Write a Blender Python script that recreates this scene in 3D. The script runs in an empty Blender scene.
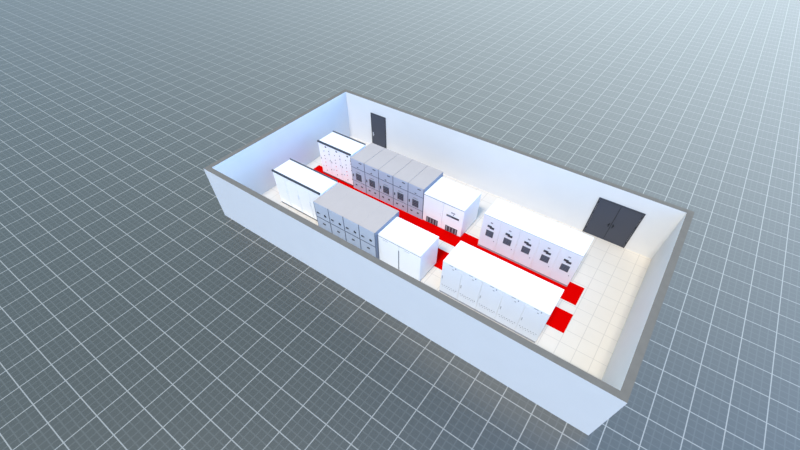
import bpy, bmesh, math
from mathutils import Vector
C = bpy.context.scene.collection
S = bpy.context.scene

# ------------------------------------------------------------------ materials
def mat(name, col, rough=0.5, spec=0.5, metal=0.0, noise=0.0, nscale=3.0):
    m = bpy.data.materials.new(name); m.use_nodes = True
    nt = m.node_tree; b = nt.nodes['Principled BSDF']
    b.inputs['Roughness'].default_value = rough
    b.inputs['Metallic'].default_value = metal
    b.inputs['Specular IOR Level'].default_value = spec
    if noise:
        tc = nt.nodes.new('ShaderNodeTexCoord'); n = nt.nodes.new('ShaderNodeTexNoise')
        n.inputs['Scale'].default_value = nscale; n.inputs['Detail'].default_value = 4
        r = nt.nodes.new('ShaderNodeValToRGB')
        r.color_ramp.elements[0].position = .3; r.color_ramp.elements[1].position = .7
        r.color_ramp.elements[0].color = (*[c * (1 - noise) for c in col], 1)
        r.color_ramp.elements[1].color = (*[min(1, c * (1 + noise)) for c in col], 1)
        nt.links.new(tc.outputs['Object'], n.inputs['Vector'])
        nt.links.new(n.outputs['Fac'], r.inputs['Fac'])
        nt.links.new(r.outputs['Color'], b.inputs['Base Color'])
    else:
        b.inputs['Base Color'].default_value = (*col, 1)
    return m

class NB:
    """tiny helper for maths in node trees"""
    def __init__(s, nt): s.nt = nt
    def val(s, x, inp):
        if isinstance(x, (int, float)): inp.default_value = x
        else: s.nt.links.new(x, inp)
    def m(s, op, a, b=0.0, c=0.0):
        n = s.nt.nodes.new('ShaderNodeMath'); n.operation = op
        s.val(a, n.inputs[0]); s.val(b, n.inputs[1])
        if op in ('SMOOTH_MIN', 'MULTIPLY_ADD'): s.val(c, n.inputs[2])
        return n.outputs[0]
    def mix(s, f, a, b):
        n = s.nt.nodes.new('ShaderNodeMix'); n.data_type = 'RGBA'
        s.val(f, n.inputs[0])
        for x, i in ((a, 6), (b, 7)):
            if isinstance(x, tuple): n.inputs[i].default_value = (*x, 1)
            else: s.nt.links.new(x, n.inputs[i])
        return n.outputs[2]
    def line(s, coord, step, off, w):
        """1 on a line of width w every step"""
        u = s.m('DIVIDE', s.m('SUBTRACT', coord, off - step / 2), step)
        fr = s.m('FRACT', u)
        d = s.m('ABSOLUTE', s.m('SUBTRACT', fr, .5))
        return s.m('LESS_THAN', d, w / 2 / step)

def grid_ground():
    m = mat('ground_grid', (.1, .1, .1), GR_ROUGH, .5); nt = m.node_tree; k = NB(nt)
    b = nt.nodes['Principled BSDF']; b.inputs['IOR'].default_value = GR_IOR
    tc = nt.nodes.new('ShaderNodeTexCoord'); sp = nt.nodes.new('ShaderNodeSeparateXYZ')
    nt.links.new(tc.outputs['Object'], sp.inputs[0]); x, y = sp.outputs[0], sp.outputs[1]
    maj = k.m('MAXIMUM', k.line(x, 1, 0, .032), k.line(y, 1, 0, .032))
    mnr = k.m('MAXIMUM', k.line(x, .25, 0, .036), k.line(y, .25, 0, .036))
    c = k.mix(mnr, GR_BASE, GR_MIN); c = k.mix(maj, c, GR_MAJ)
    nt.links.new(c, b.inputs['Base Color'])
    return m

def tile_floor():
    m = mat('floor_tiles', (.8, .8, .8), .6, .3); nt = m.node_tree; k = NB(nt)
    b = nt.nodes['Principled BSDF']
    tc = nt.nodes.new('ShaderNodeTexCoord'); sp = nt.nodes.new('ShaderNodeSeparateXYZ')
    nt.links.new(tc.outputs['Object'], sp.inputs[0]); x, y = sp.outputs[0], sp.outputs[1]
    j = k.m('MAXIMUM', k.line(x, .6, 12.345, .024), k.line(y, .6, 3.03, .024))
    n = nt.nodes.new('ShaderNodeTexNoise'); n.inputs['Scale'].default_value = 1.7
    nt.links.new(tc.outputs['Object'], n.inputs['Vector'])
    c0 = k.mix(n.outputs['Fac'], (.71, .65, .56), (.75, .69, .60))
    nt.links.new(k.mix(j, c0, (.59, .54, .47)), b.inputs['Base Color'])
    return m

GR_ROUGH, GR_IOR = .42, 2.2
GR_BASE, GR_MIN, GR_MAJ = (.046, .044, .027), (.078, .076, .056), (.32, .30, .25)
M = dict(
    ground=grid_ground(), tiles=tile_floor(),
    wall=mat('wall_paint', (.74, .725, .70), .45, .4, noise=.012, nscale=1.2),
    rim=mat('wall_cut_edge', (.180, .160, .130), .8, .1, noise=.05, nscale=5),
    red=mat('red_marking', (.64, .0005, .0005), .8, 0),
    white=mat('white_enamel', (.92, .92, .92), .35, .5),
    whitedoor=mat('white_door_enamel', (.86, .87, .90), .35, .5),
    offwhite=mat('offwhite_enamel', (.74, .76, .80), .35, .5),
    grey=mat('grey_enamel', (.475, .405, .355), .5, .4, noise=.02, nscale=2),
    greydoor=mat('light_grey_door', (.44, .49, .58), .4, .5),
    sideshade=mat('grey_side_shade', (.20, .23, .29), .5, .4),  # shade on the grey cubicles' side faces, painted into the colour
    slate=mat('slate_edge', (.13, .15, .20), .5, .4),
    dark=mat('charcoal', (.045, .048, .058), .5, .4),
    black=mat('black_plastic', (.015, .016, .02), .5, .4),
    door=mat('door_charcoal', (.062, .066, .082), .55, .3),
    seam=mat('seam_grey', (.30, .31, .34), .6, .3),
    steel=mat('brushed_steel', (.6, .61, .63), .35, .5, metal=.6),
    redlamp=mat('red_indicator', (.7, .03, .05), .3, .5),
    bluelamp=mat('blue_indicator', (.05, .4, .6), .3, .5),
)

# ------------------------------------------------------------------ mesh helpers
def box(bm, x0, x1, y0, y1, z0, z1, bev=0.0, mi=0):
    r = bmesh.ops.create_cube(bm, size=1)
    vs = r['verts']
    for v in vs:
        v.co = Vector((x0 if v.co.x < 0 else x1, y0 if v.co.y < 0 else y1, z0 if v.co.z < 0 else z1))
    fs = set(f for v in vs for f in v.link_faces)
    for f in fs: f.material_index = mi
    if bev:
        es = list(set(e for v in vs for e in v.link_edges))
        bmesh.ops.bevel(bm, geom=es, offset=bev, segments=2, profile=.5, affect='EDGES')

def cyl(bm, cx, cy, cz, r, d, axis='Y', seg=14, mi=0):
    res = bmesh.ops.create_cone(bm, cap_ends=True, segments=seg, radius1=r, radius2=r * .9, depth=d)
    for v in res['verts']:
        x, y, z = v.co
        if axis == 'Y': v.co = Vector((cx + x, cy - z, cz + y))
        elif axis == 'X': v.co = Vector((cx + z, cy + x, cz + y))
        else: v.co = Vector((cx + x, cy + y, cz + z))
    for f in set(f for v in res['verts'] for f in v.link_faces): f.material_index = mi

def obj(name, bm, mats, parent=None, label=None):
    me = bpy.data.meshes.new(name); bm.to_mesh(me); bm.free()
    for m in (mats if isinstance(mats, (list, tuple)) else [mats]): me.materials.append(M[m])
    o = bpy.data.objects.new(name, me); C.objects.link(o)
    if parent: o.parent = parent
    if label: o['label'] = label
    return o

def one(name, m, parent, *b, bev=0.0, label=None):
    bm = bmesh.new()
    boxes = b if isinstance(b[0], (tuple, list)) else [b]
    for q in boxes: box(bm, *q, bev=bev)
    return obj(name, bm, m, parent, label)

def struct(o, label=None):
    o['kind'] = 'structure'
    if label: o['label'] = label
    return o

def copy_tree(root):
    r = root.copy(); C.objects.link(r)
    for ch in root.children:
        c = ch.copy(); C.objects.link(c); c.parent = r
        for g in ch.children:
            d = g.copy(); C.objects.link(d); d.parent = c
    return r

# ------------------------------------------------------------------ setting
X0, X1, Y0, Y1, H, T = -3.49, 13.66, .40, 9.38, 2.54, .235
FZ = .02
bm = bmesh.new(); box(bm, -150, 150, -60, 220, -.2, 0)
struct(obj('ground', bm, 'ground'), 'grey ground marked with a square white grid')
bm = bmesh.new(); box(bm, X0 + T, X1 - T, Y0 + T, Y1 - T, 0, FZ)
struct(obj('floor', bm, 'tiles'), 'off white tiled room floor')

def wall(name, x0, x1, y0, y1, label):
    bm = bmesh.new(); box(bm, x0, x1, y0, y1, 0, H)
    for f in bm.faces:
        if f.normal.z > .9 or all(abs(v.co.z - H) < 1e-5 for v in f.verts): f.material_index = 1
    struct(obj(name, bm, ['wall', 'rim']), label)
wall('wall_front', X0, X1, Y0, Y0 + T, 'long white wall nearest the viewer with brown top edge')
wall('wall_back', X0, X1, Y1 - T, Y1, 'long white wall with the two dark doors')
wall('wall_left', X0, X0 + T, Y0 + T, Y1 - T, 'short white wall at the left end')
wall('wall_right', X1 - T, X1, Y0 + T, Y1 - T, 'short white wall at the right end')

YB = Y1 - T
def door(name, x0, x1, h, leaves, label):
    t = bpy.data.objects.new(name, None); C.objects.link(t)
    t.location = ((x0 + x1) / 2, YB, FZ); struct(t, label)
    w = (x1 - x0) / 2
    one('door_frame', 'dark', t, (-w, -w + .05, -.04, -.001, 0, h), (w - .05, w, -.04, -.001, 0, h),
        (-w + .05, w - .05, -.04, -.001, h - .05, h))
    iw = w - .055
    if leaves == 2:
        sp = [(-iw, -.012), (.012, iw)]
        one('meeting_strip', 'black', t, -.012, .012, -.02, -.001, .008, h - .055)
    else: sp = [(-iw, iw)]
    for i, (a, b) in enumerate(sp):
        lf = one('door_leaf', 'door', t, a, b, -.032, -.001, .008, h - .055, bev=.004)
        hx = (b - .07) if (leaves == 2 and i == 0) else (a + .07)
        bm = bmesh.new()
        if leaves == 2:
            box(bm, hx - .02, hx + .02, -.045, -.033, .72, .92, .004)
            box(bm, hx - .012, hx + .012, -.075, -.045, .84, .87, .003)
            box(bm, hx - (.05 if i == 0 else .012), hx + (.012 if i == 0 else .05), -.088, -.07, .84, .87, .003)
            obj('door_handle', bm, 'black', lf)
        else:
            box(bm, hx - .05, hx + .02, -.045, -.033, .62, .84, .004)
            box(bm, hx - .012, hx + .012, -.075, -.045, .74, .765, .003)
            box(bm, hx - .012, hx + .09, -.088, -.07, .74, .765, .003)
            obj('door_handle', bm, 'steel', lf, 'light steel handle')
        bm = bmesh.new()
        hg = a if (leaves == 2 and i == 0) else b
        for z in (.3, 1.15, h - .2): cyl(bm, hg, -.042, z, .014, .1, 'Z', 8)
        obj('hinge', bm, 'black', lf)
door('door_1', -1.58, -.60, 1.9, 1, 'single dark grey door towards the left end of the back wall')
door('door_2', 10.47, 12.29, 1.89, 2, 'double dark grey door near the right end of the back wall')

# ------------------------------------------------------------------ red floor strips
def strip(y0, y1, xe, label):
    o = one('floor_strip', 'red', None, -7.2, xe - 4.5, -(y1 - y0) / 2, (y1 - y0) / 2, 0, .006)
    o.location = (4.5, (y0 + y1) / 2, FZ)
    o['label'] = label; o['category'] = 'floor marking'; o['group'] = 'red strips along the aisle'
strip(4.90, 5.92, 11.66, 'long red floor strip along the front of the back cabinet row')
strip(3.43, 4.42, 11.74, 'long red floor strip behind the front cabinet row')

# ------------------------------------------------------------------ cabinets (local frame: x centred, front at y=0, depth to +y)
G = .0008
def root(name, label, cat, group):
    t = bpy.data.objects.new(name, None); C.objects.link(t)
    t['label'] = label; t['category'] = cat; t['group'] = group
    return t

def carcass(t, w, d, h, m, plinth=.06, pm='slate', bev=.002):
    a = w / 2 - G
    one('body', m, t, -a, a, .016, d, plinth, h, bev=bev)
    one('plinth', pm, t, -a, a, .012, d, 0, plinth)

def vent(t, x0, x1, z0, z1, n, vertical=False, y=0.0, frame='dark', slat='seam'):
    bm = bmesh.new()
    box(bm, x0, x1, y - .012, y, z0, z1, .003, 0)
    for i in range(n):
        f = (i + .5) / n; 
        if vertical:
            c = x0 + (x1 - x0) * f; s = (x1 - x0) / n * .16
            box(bm, c - s, c + s, y - .02, y - .012, z0 + .02, z1 - .02, 0, 1)
        else:
            c = z0 + (z1 - z0) * f; s = (z1 - z0) / n * .16
            box(bm, x0 + .02, x1 - .02, y - .02, y - .012, c - s, c + s, 0, 1)
    return obj('vent', bm, [frame, slat], t)

# --- slim white cabinet with dark top rails
def slim(w, d, h, dotted):
    t = root('slim_cabinet', '', 'cabinet', ''); a = w / 2 - G
    carcass(t, w, d, h, 'white', .07, 'dark')
    dr = one('door', 'white', t, -a + .006, a - .006, 0, .016, .08, h - .07, bev=.004)
    one('top_rail', 'dark', t, -w / 2 + .001, w / 2 - .001, -.03, .04, h - .01, h + .06)
    one('top_rail', 'dark', t, -w / 2 + .001, w / 2 - .001, d - .035, d + .005, h, h + .05)
    if dotted:
        for k, z in enumerate((.28, .55, .76, .96, 1.13, 1.38)):
            m = 'redlamp' if k in (1, 2) else 'black'
            bm = bmesh.new(); cyl(bm, -.01, -.010, z, .020, .020)
            obj('push_button' if m == 'black' else 'indicator_lamp', bm, m, dr, None if m == 'black' else 'red lamp')
        for z in (.42, .93, 1.28, 1.45):
            one('hinge', 'black', dr, a - .05, a - .02, -.014, 0, z, z + .04)
        bm = bmesh.new(); cyl(bm, -.2, -.01, .5, .018, .02); obj('indicator_lamp', bm, 'bluelamp', dr, 'blue lamp')
        one('nameplate', 'dark', dr, .09, .19, -.008, 0, 1.61, 1.67)
        one('latch', 'seam', dr, -a + .05, -a + .09, -.012, 0, .85, .95, bev=.003)
    else:
        one('handle', 'white', dr, a - .06, a - .035, -.03, 0, .85, 1.05, bev=.004)
        bm = bmesh.new()
        for q in range(4): box(bm, -a + .06, a - .06, -.006, 0, .14 + q * .05, .155 + q * .05, 0)
        obj('vent', bm, 'white', dr)
    return t

# --- grey switchgear cubicle of back row
def cubicle_back():
    w, d, h = .828, 1.6, 1.70; a = w / 2 - .016
    t = root('switchgear_cubicle', '', 'cabinet', '')
    bm = bmesh.new(); box(bm, -w / 2 + .005, w / 2 - .005, .02, d, .05, h, .003)
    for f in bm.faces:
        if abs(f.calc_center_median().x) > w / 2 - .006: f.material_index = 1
    obj('body', bm, ['grey', 'sideshade'], t)
    one('frame_edge', 'slate', t, (-w / 2 + G, -a, .0, .02, .05, h - .01), (a, w / 2 - G, .0, .02, .05, h - .01),
        (-a, a, .0, .02, 1.22, 1.245), (-a, a, .0, .02, .475, .495), label='dark slate joints between the panels')
    one('plinth', 'greydoor', t, -w / 2 + .005, w / 2 - .005, .004, d, 0, .05)
    up = one('upper_door', 'greydoor', t, -a, a, .004, .02, 1.245, h - .015, bev=.003)
    one('nameplate', 'dark', up, .09, .25, -.004, .004, 1.57, 1.61)
    one('latch', 'dark', up, -.05, .04, -.01, .004, 1.31, 1.335, bev=.002)
    mid = one('middle_door', 'greydoor', t, -a, a, .004, .02, .495, 1.22, bev=.003)
    vent(mid, -.16, .17, .58, .95, 4, False, .004, 'dark', 'slate')
    one('handle', 'dark', mid, -.34, -.30, -.02, .004, .72, .86, bev=.004)
    one('nameplate', 'seam', mid, -.12, .12, -.004, .004, 1.02, 1.06)
    lo = one('lower_panel', 'greydoor', t, -a, a, .004, .02, .052, .475, bev=.003)
    for x in (-.19, .16):
        one('latch', 'dark', lo, x - .05, x + .05, -.012, .004, .25, .31, bev=.004)
    return t

# --- grey cubicle of the front row
def cubicle_front():
    w, d, h = .8125, 1.60, 1.70; a = w / 2 - .02
    t = root('switchgear_cubicle', '', 'cabinet', '')
    bm = bmesh.new(); box(bm, -w / 2 + .0005, w / 2 - .0005, .02, d, .05, h)
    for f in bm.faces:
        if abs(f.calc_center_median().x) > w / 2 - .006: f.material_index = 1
    obj('body', bm, ['grey', 'sideshade'], t)
    one('frame_edge', 'slate', t, (-w / 2 + .002, -a, .0, .02, .05, h - .01), (a, w / 2 - .002, .0, .02, .05, h - .01),
        (-a, a, .0, .02, .91, .955), label='dark slate joints between the panels')
    one('plinth', 'slate', t, -w / 2 + .02, w / 2 - .02, .03, d - .03, 0, .05)
    up = one('upper_door', 'greydoor', t, -a, a, .004, .02, .955, h - .012, bev=.003)
    bm = bmesh.new(); box(bm, -.30, -.2, -.02, .004, 1.16, 1.22, .004); box(bm, -.2, -.15, -.012, .004, 1.17, 1.20, .003)
    obj('latch', bm, 'dark', up)
    bm = bmesh.new(); box(bm, .12, .23, -.02, .004, 1.15, 1.21, .004); box(bm, .14, .17, -.025, .004, 1.21, 1.25, .003)
    obj('handle', bm, 'black', up)
    lo = one('lower_panel', 'greydoor', t, -a, a, .004, .02, .06, .91, bev=.003)
    one('latch', 'dark', lo, -.05, .09, -.015, .004, .64, .70, bev=.004)
    vent(lo, -.2, .2, .15, .35, 4, False, .004, 'seam', 'greydoor')
    return t

# --- wide white cabinet of the back row
def wide_back(display):
    w, d, h = 1.005, 1.46, 1.51; a = w / 2 - .008
    t = root('wide_cabinet', '', 'cabinet', '')
    carcass(t, w, d, h, 'white', .03, 'seam')
    one('top_joint', 'seam', t, -w / 2 + G, w / 2 - G, -.001, .016, h - .065, h - .048)
    dr = one('door', 'white', t, -a, a, 0, .016, .03, h - .07, bev=.004)
    vent(dr, -.30, .31, .035, .34, 4, True, 0, 'dark', 'seam')
    if display:
        bm = bmesh.new(); box(bm, -.3, .31, -.02, 0, .87, .96, .005, 0); box(bm, -.26, -.05, -.026, -.02, .89, .945, 0, 1)
        obj('display_bar', bm, ['dark', 'slate'], dr)
        one('nameplate', 'seam', dr, -.10, .10, -.006, 0, 1.1, 1.16)
        one('latch', 'dark', dr, .0, .05, -.012, 0, 1.03, 1.06, bev=.003)
    else:
        one('handle', 'white', dr, .40, .43, -.03, 0, .7, .9, bev=.006)
    return t

# --- wide white cabinet of the front row
def wide_front(right):
    w, d, h = 1.005, 1.28, 1.53; a = w / 2 - .012
    t = root('wide_cabinet', '', 'cabinet', '')
    carcass(t, w, d, h, 'white', .03, 'seam')
    one('top_joint', 'seam', t, -w / 2 + G, w / 2 - G, -.001, .016, h - .085, h - .072)
    s = -1 if right else 1
    dr = one('door', 'white', t, -a, a, 0, .016, .03, h - .09, bev=.004)
    one('handle', 'steel', dr, -.25, .0, -.02, 0, h - .15, h - .13, bev=.003)
    one('door_edge_strip', 'slate', t, *sorted((s * (w / 2 - .004), s * (w / 2 - .02))), .0, .0159, .1, 1.2)
    return t

# --- white switchgear panel with display and grille (back row, right)
def panel_back():
    w, d, h = .80, 1.20, 1.78; a = w / 2 - .006
    t = root('panel_cabinet', '', 'cabinet', '')
    carcass(t, w, d, h, 'white', .09, 'seam')
    one('top_joint', 'seam', t, -w / 2 + G, w / 2 - G, .006, .016, h - .022, h - .008)
    dr = one('door', 'offwhite', t, -a, a, 0, .016, .10, h - .024, bev=.004)
    one('nameplate', 'seam', dr, -.05, .05, -.008, 0, 1.46, 1.52)
    bm = bmesh.new()
    box(bm, -.15, .03, -.024, 0, 1.245, 1.335, .005); box(bm, -.04, .15, -.02, 0, 1.195, 1.29, .005)
    obj('display_unit', bm, 'dark', dr)
    vent(dr, -.16, .17, .75, 1.07, 5, False, 0, 'dark', 'slate')
    bm = bmesh.new(); cyl(bm, .26, -.01, .62, .02, .02); obj('lock', bm, 'seam', dr)
    bm = bmesh.new()
    for q in range(3): box(bm, -.3, .3, -.005, 0, .15 + q * .05, .165 + q * .05)
    obj('louvre', bm, 'offwhite', dr)
    return t

# --- same height, plain rear doors (front row, right)
def panel_front():
    w, d, h = .80, 1.26, 1.78; a = w / 2 - .006
    t = root('panel_cabinet', '', 'cabinet', '')
    carcass(t, w, d, h, 'white', .09, 'seam')
    dr = one('door', 'offwhite', t, -a, a, 0, .016, .10, h - .13, bev=.004)
    hd = one('header_panel', 'offwhite', t, -a, a, 0, .016, h - .12, h - .012, bev=.004)
    one('nameplate', 'seam', hd, -.12, .03, -.006, 0, h - .07, h - .045)
    bm = bmesh.new(); cyl(bm, .14, -.012, h - .085, .018, .024); obj('lamp', bm, 'slate', hd)
    one('latch', 'seam', dr, .02, .08, -.014, 0, 1.57, 1.595, bev=.003)
    one('handle', 'seam', dr, -.35, -.33, -.02, 0, .85, 1.0, bev=.004)
    bm = bmesh.new()
    for q in range(7): box(bm, -.33 + q * .1, -.29 + q * .1, -.005, 0, .50, .53)
    for q in range(6): box(bm, -.28 + q * .1, -.25 + q * .1, -.005, 0, .42, .45)
    obj('vent', bm, 'seam', dr)
    return t

ORD = {2: ['left', 'right'], 3: ['first from the left', 'middle', 'last on the right'],
       4: ['first from the left', 'second from the left', 'second from the right', 'last on the right'],
       5: ['first from the left', 'second from the left', 'middle', 'second from the right', 'last on the right'],
       7: ['first from the left', 'second from the left', 'third from the left', 'middle', 'third from the right', 'second from the right', 'last on the right']}
def row(protos, n, xl, w, y, lab, group, ends=None):
    """n cabinets side by side, left edge at xl"""
    for i in range(n):
        p = protos[i] if i < len(protos) else None
        t = p if p else copy_tree(protos[0])
        t.location = (xl + w * (i + .5), y, FZ)
        t['label'] = lab.format(ORD[n][i]); t['group'] = group

row([slim(.70, 1.12, 1.78, True)], 3, -2.06, .70, 5.57,
    'slim white dark-railed cabinet with dotted front, {} of three', 'dotted slim white cabinets of the back row')
row([slim(.7275, 1.11, 1.78, False)], 4, -2.02, .7275, 2.6,
    'plain slim white cabinet with dark rails, {} of four', 'plain slim white cabinets of the front row')
row([cubicle_back()], 5, .055, .828, 5.52,
    'grey switchgear cubicle with dark grille, {} of five', 'grey switchgear cubicles of the back row')
row([cubicle_front()], 4, .90, .8125, 2.17,
    'grey cubicle in the front row, {} of four', 'grey switchgear cubicles of the front row')
row([wide_back(False), wide_back(True)], 2, 4.20, 1.008, 5.54,
    '{} of two wide white cabinets with bottom grilles beside the grey back row', 'wide white cabinets of the back row')
a, b = [o for o in C.objects if o.name.startswith('wide_cabinet')]
a['label'] = 'wide white cabinet with bottom grille only, beside the grey cubicles in the back row'
b['label'] = 'wide white cabinet with bottom grille and dark display bar across its door'
row([wide_front(False), wide_front(True)], 2, 4.155, 1.01, 2.34,
    'plain wide white cabinet, {} of the pair in front row', 'wide white cabinets of the front row')
row([panel_back()], 5, 7.06, .80, 5.56,
    'white cabinet with dark display over grille, {} of five', 'white panel cabinets of the back row')
row([panel_front()], 5, 7.06, .80, 2.43,
    'tall plain white cabinet in front row, {} of five', 'white panel cabinets of the front row')

# ------------------------------------------------------------------ light
SUN_E, SUN_C, SUN_TH = 2.95, (1.0, .93, .82), 32
SKY_Z, SKY_H = (.10, .19, .30), (.50, .86, 1.22)
GLOW_C, GLOW_H, GLOW_Z = (.90, .98, .98), 3.3, .60
BLUE_C = (.10, .68, 2.1)
sl = bpy.data.lights.new('sun', 'SUN'); sl.energy = SUN_E; sl.color = SUN_C; sl.angle = math.radians(12)
so = bpy.data.objects.new('sun', sl); C.objects.link(so)
so.rotation_euler = (math.radians(SUN_TH), 0, 0)     # from the -y side, high

w = bpy.data.worlds.new('sky'); S.world = w; w.use_nodes = True
nt = w.node_tree; k = NB(nt); bg = nt.nodes['Background']
tc = nt.nodes.new('ShaderNodeTexCoord')
def dotv(v):
    n = nt.nodes.new('ShaderNodeVectorMath'); n.operation = 'DOT_PRODUCT'
    nt.links.new(tc.outputs['Generated'], n.inputs[0]); n.inputs[1].default_value = v
    return n.outputs['Value']
GD = Vector((.17, .98, 0)).normalized()               # pale glow low in one quarter of the sky
sz = nt.nodes.new('ShaderNodeSeparateXYZ'); nt.links.new(tc.outputs['Generated'], sz.inputs[0])
low = k.m('SUBTRACT', 1.0, k.m('MAXIMUM', sz.outputs[2], 0.0))     # 1 at the horizon, 0 overhead
blue = k.mix(k.m('POWER', low, 1.5), SKY_Z, SKY_H)
az = k.m('POWER', k.m('MAXIMUM', k.m('MULTIPLY_ADD', dotv(GD), .5, .5), 0.0), 3.0)
amt = k.m('MULTIPLY', az, k.m('MULTIPLY_ADD', k.m('POWER', low, 1.5), GLOW_H, GLOW_Z))
vm = nt.nodes.new('ShaderNodeVectorMath'); vm.operation = 'SCALE'
vm.inputs[0].default_value = GLOW_C; nt.links.new(amt, vm.inputs['Scale'])
va = nt.nodes.new('ShaderNodeVectorMath'); va.operation = 'ADD'
nt.links.new(blue, va.inputs[0]); nt.links.new(vm.outputs[0], va.inputs[1])
BD = Vector((.93, -.22, .35)).normalized()           # blue sky lobe added outside the view to tint +x faces
bl = k.m('POWER', k.m('MAXIMUM', k.m('MULTIPLY_ADD', dotv(BD), .5, .5), 0.0), 4.0)
vb = nt.nodes.new('ShaderNodeVectorMath'); vb.operation = 'SCALE'
vb.inputs[0].default_value = BLUE_C; nt.links.new(bl, vb.inputs['Scale'])
vc = nt.nodes.new('ShaderNodeVectorMath'); vc.operation = 'ADD'
nt.links.new(va.outputs[0], vc.inputs[0]); nt.links.new(vb.outputs[0], vc.inputs[1])
col = vc.outputs[0]
nt.links.new(col, bg.inputs['Color']); bg.inputs['Strength'].default_value = 1.0

# ------------------------------------------------------------------ camera
cd = bpy.data.cameras.new('camera'); co = bpy.data.objects.new('camera', cd); C.objects.link(co)
cd.sensor_fit = 'HORIZONTAL'; cd.sensor_width = 36; cd.lens = 379.71 * 36 / 800
cd.shift_y = (282.851 - 225) / 800; cd.clip_end = 1000
co.location = (11.177, -5.901, 11.835)
yaw, pitch = 2.196, -.889
f = Vector((math.cos(pitch) * math.cos(yaw), math.cos(pitch) * math.sin(yaw), math.sin(pitch)))
co.rotation_euler = f.to_track_quat('-Z', 'Y').to_euler()
S.camera = co
S.view_settings.view_transform = 'Standard'; S.view_settings.look = 'None'
S.view_settings.exposure = 0; S.view_settings.gamma = 1; S.view_settings.use_curve_mapping = False
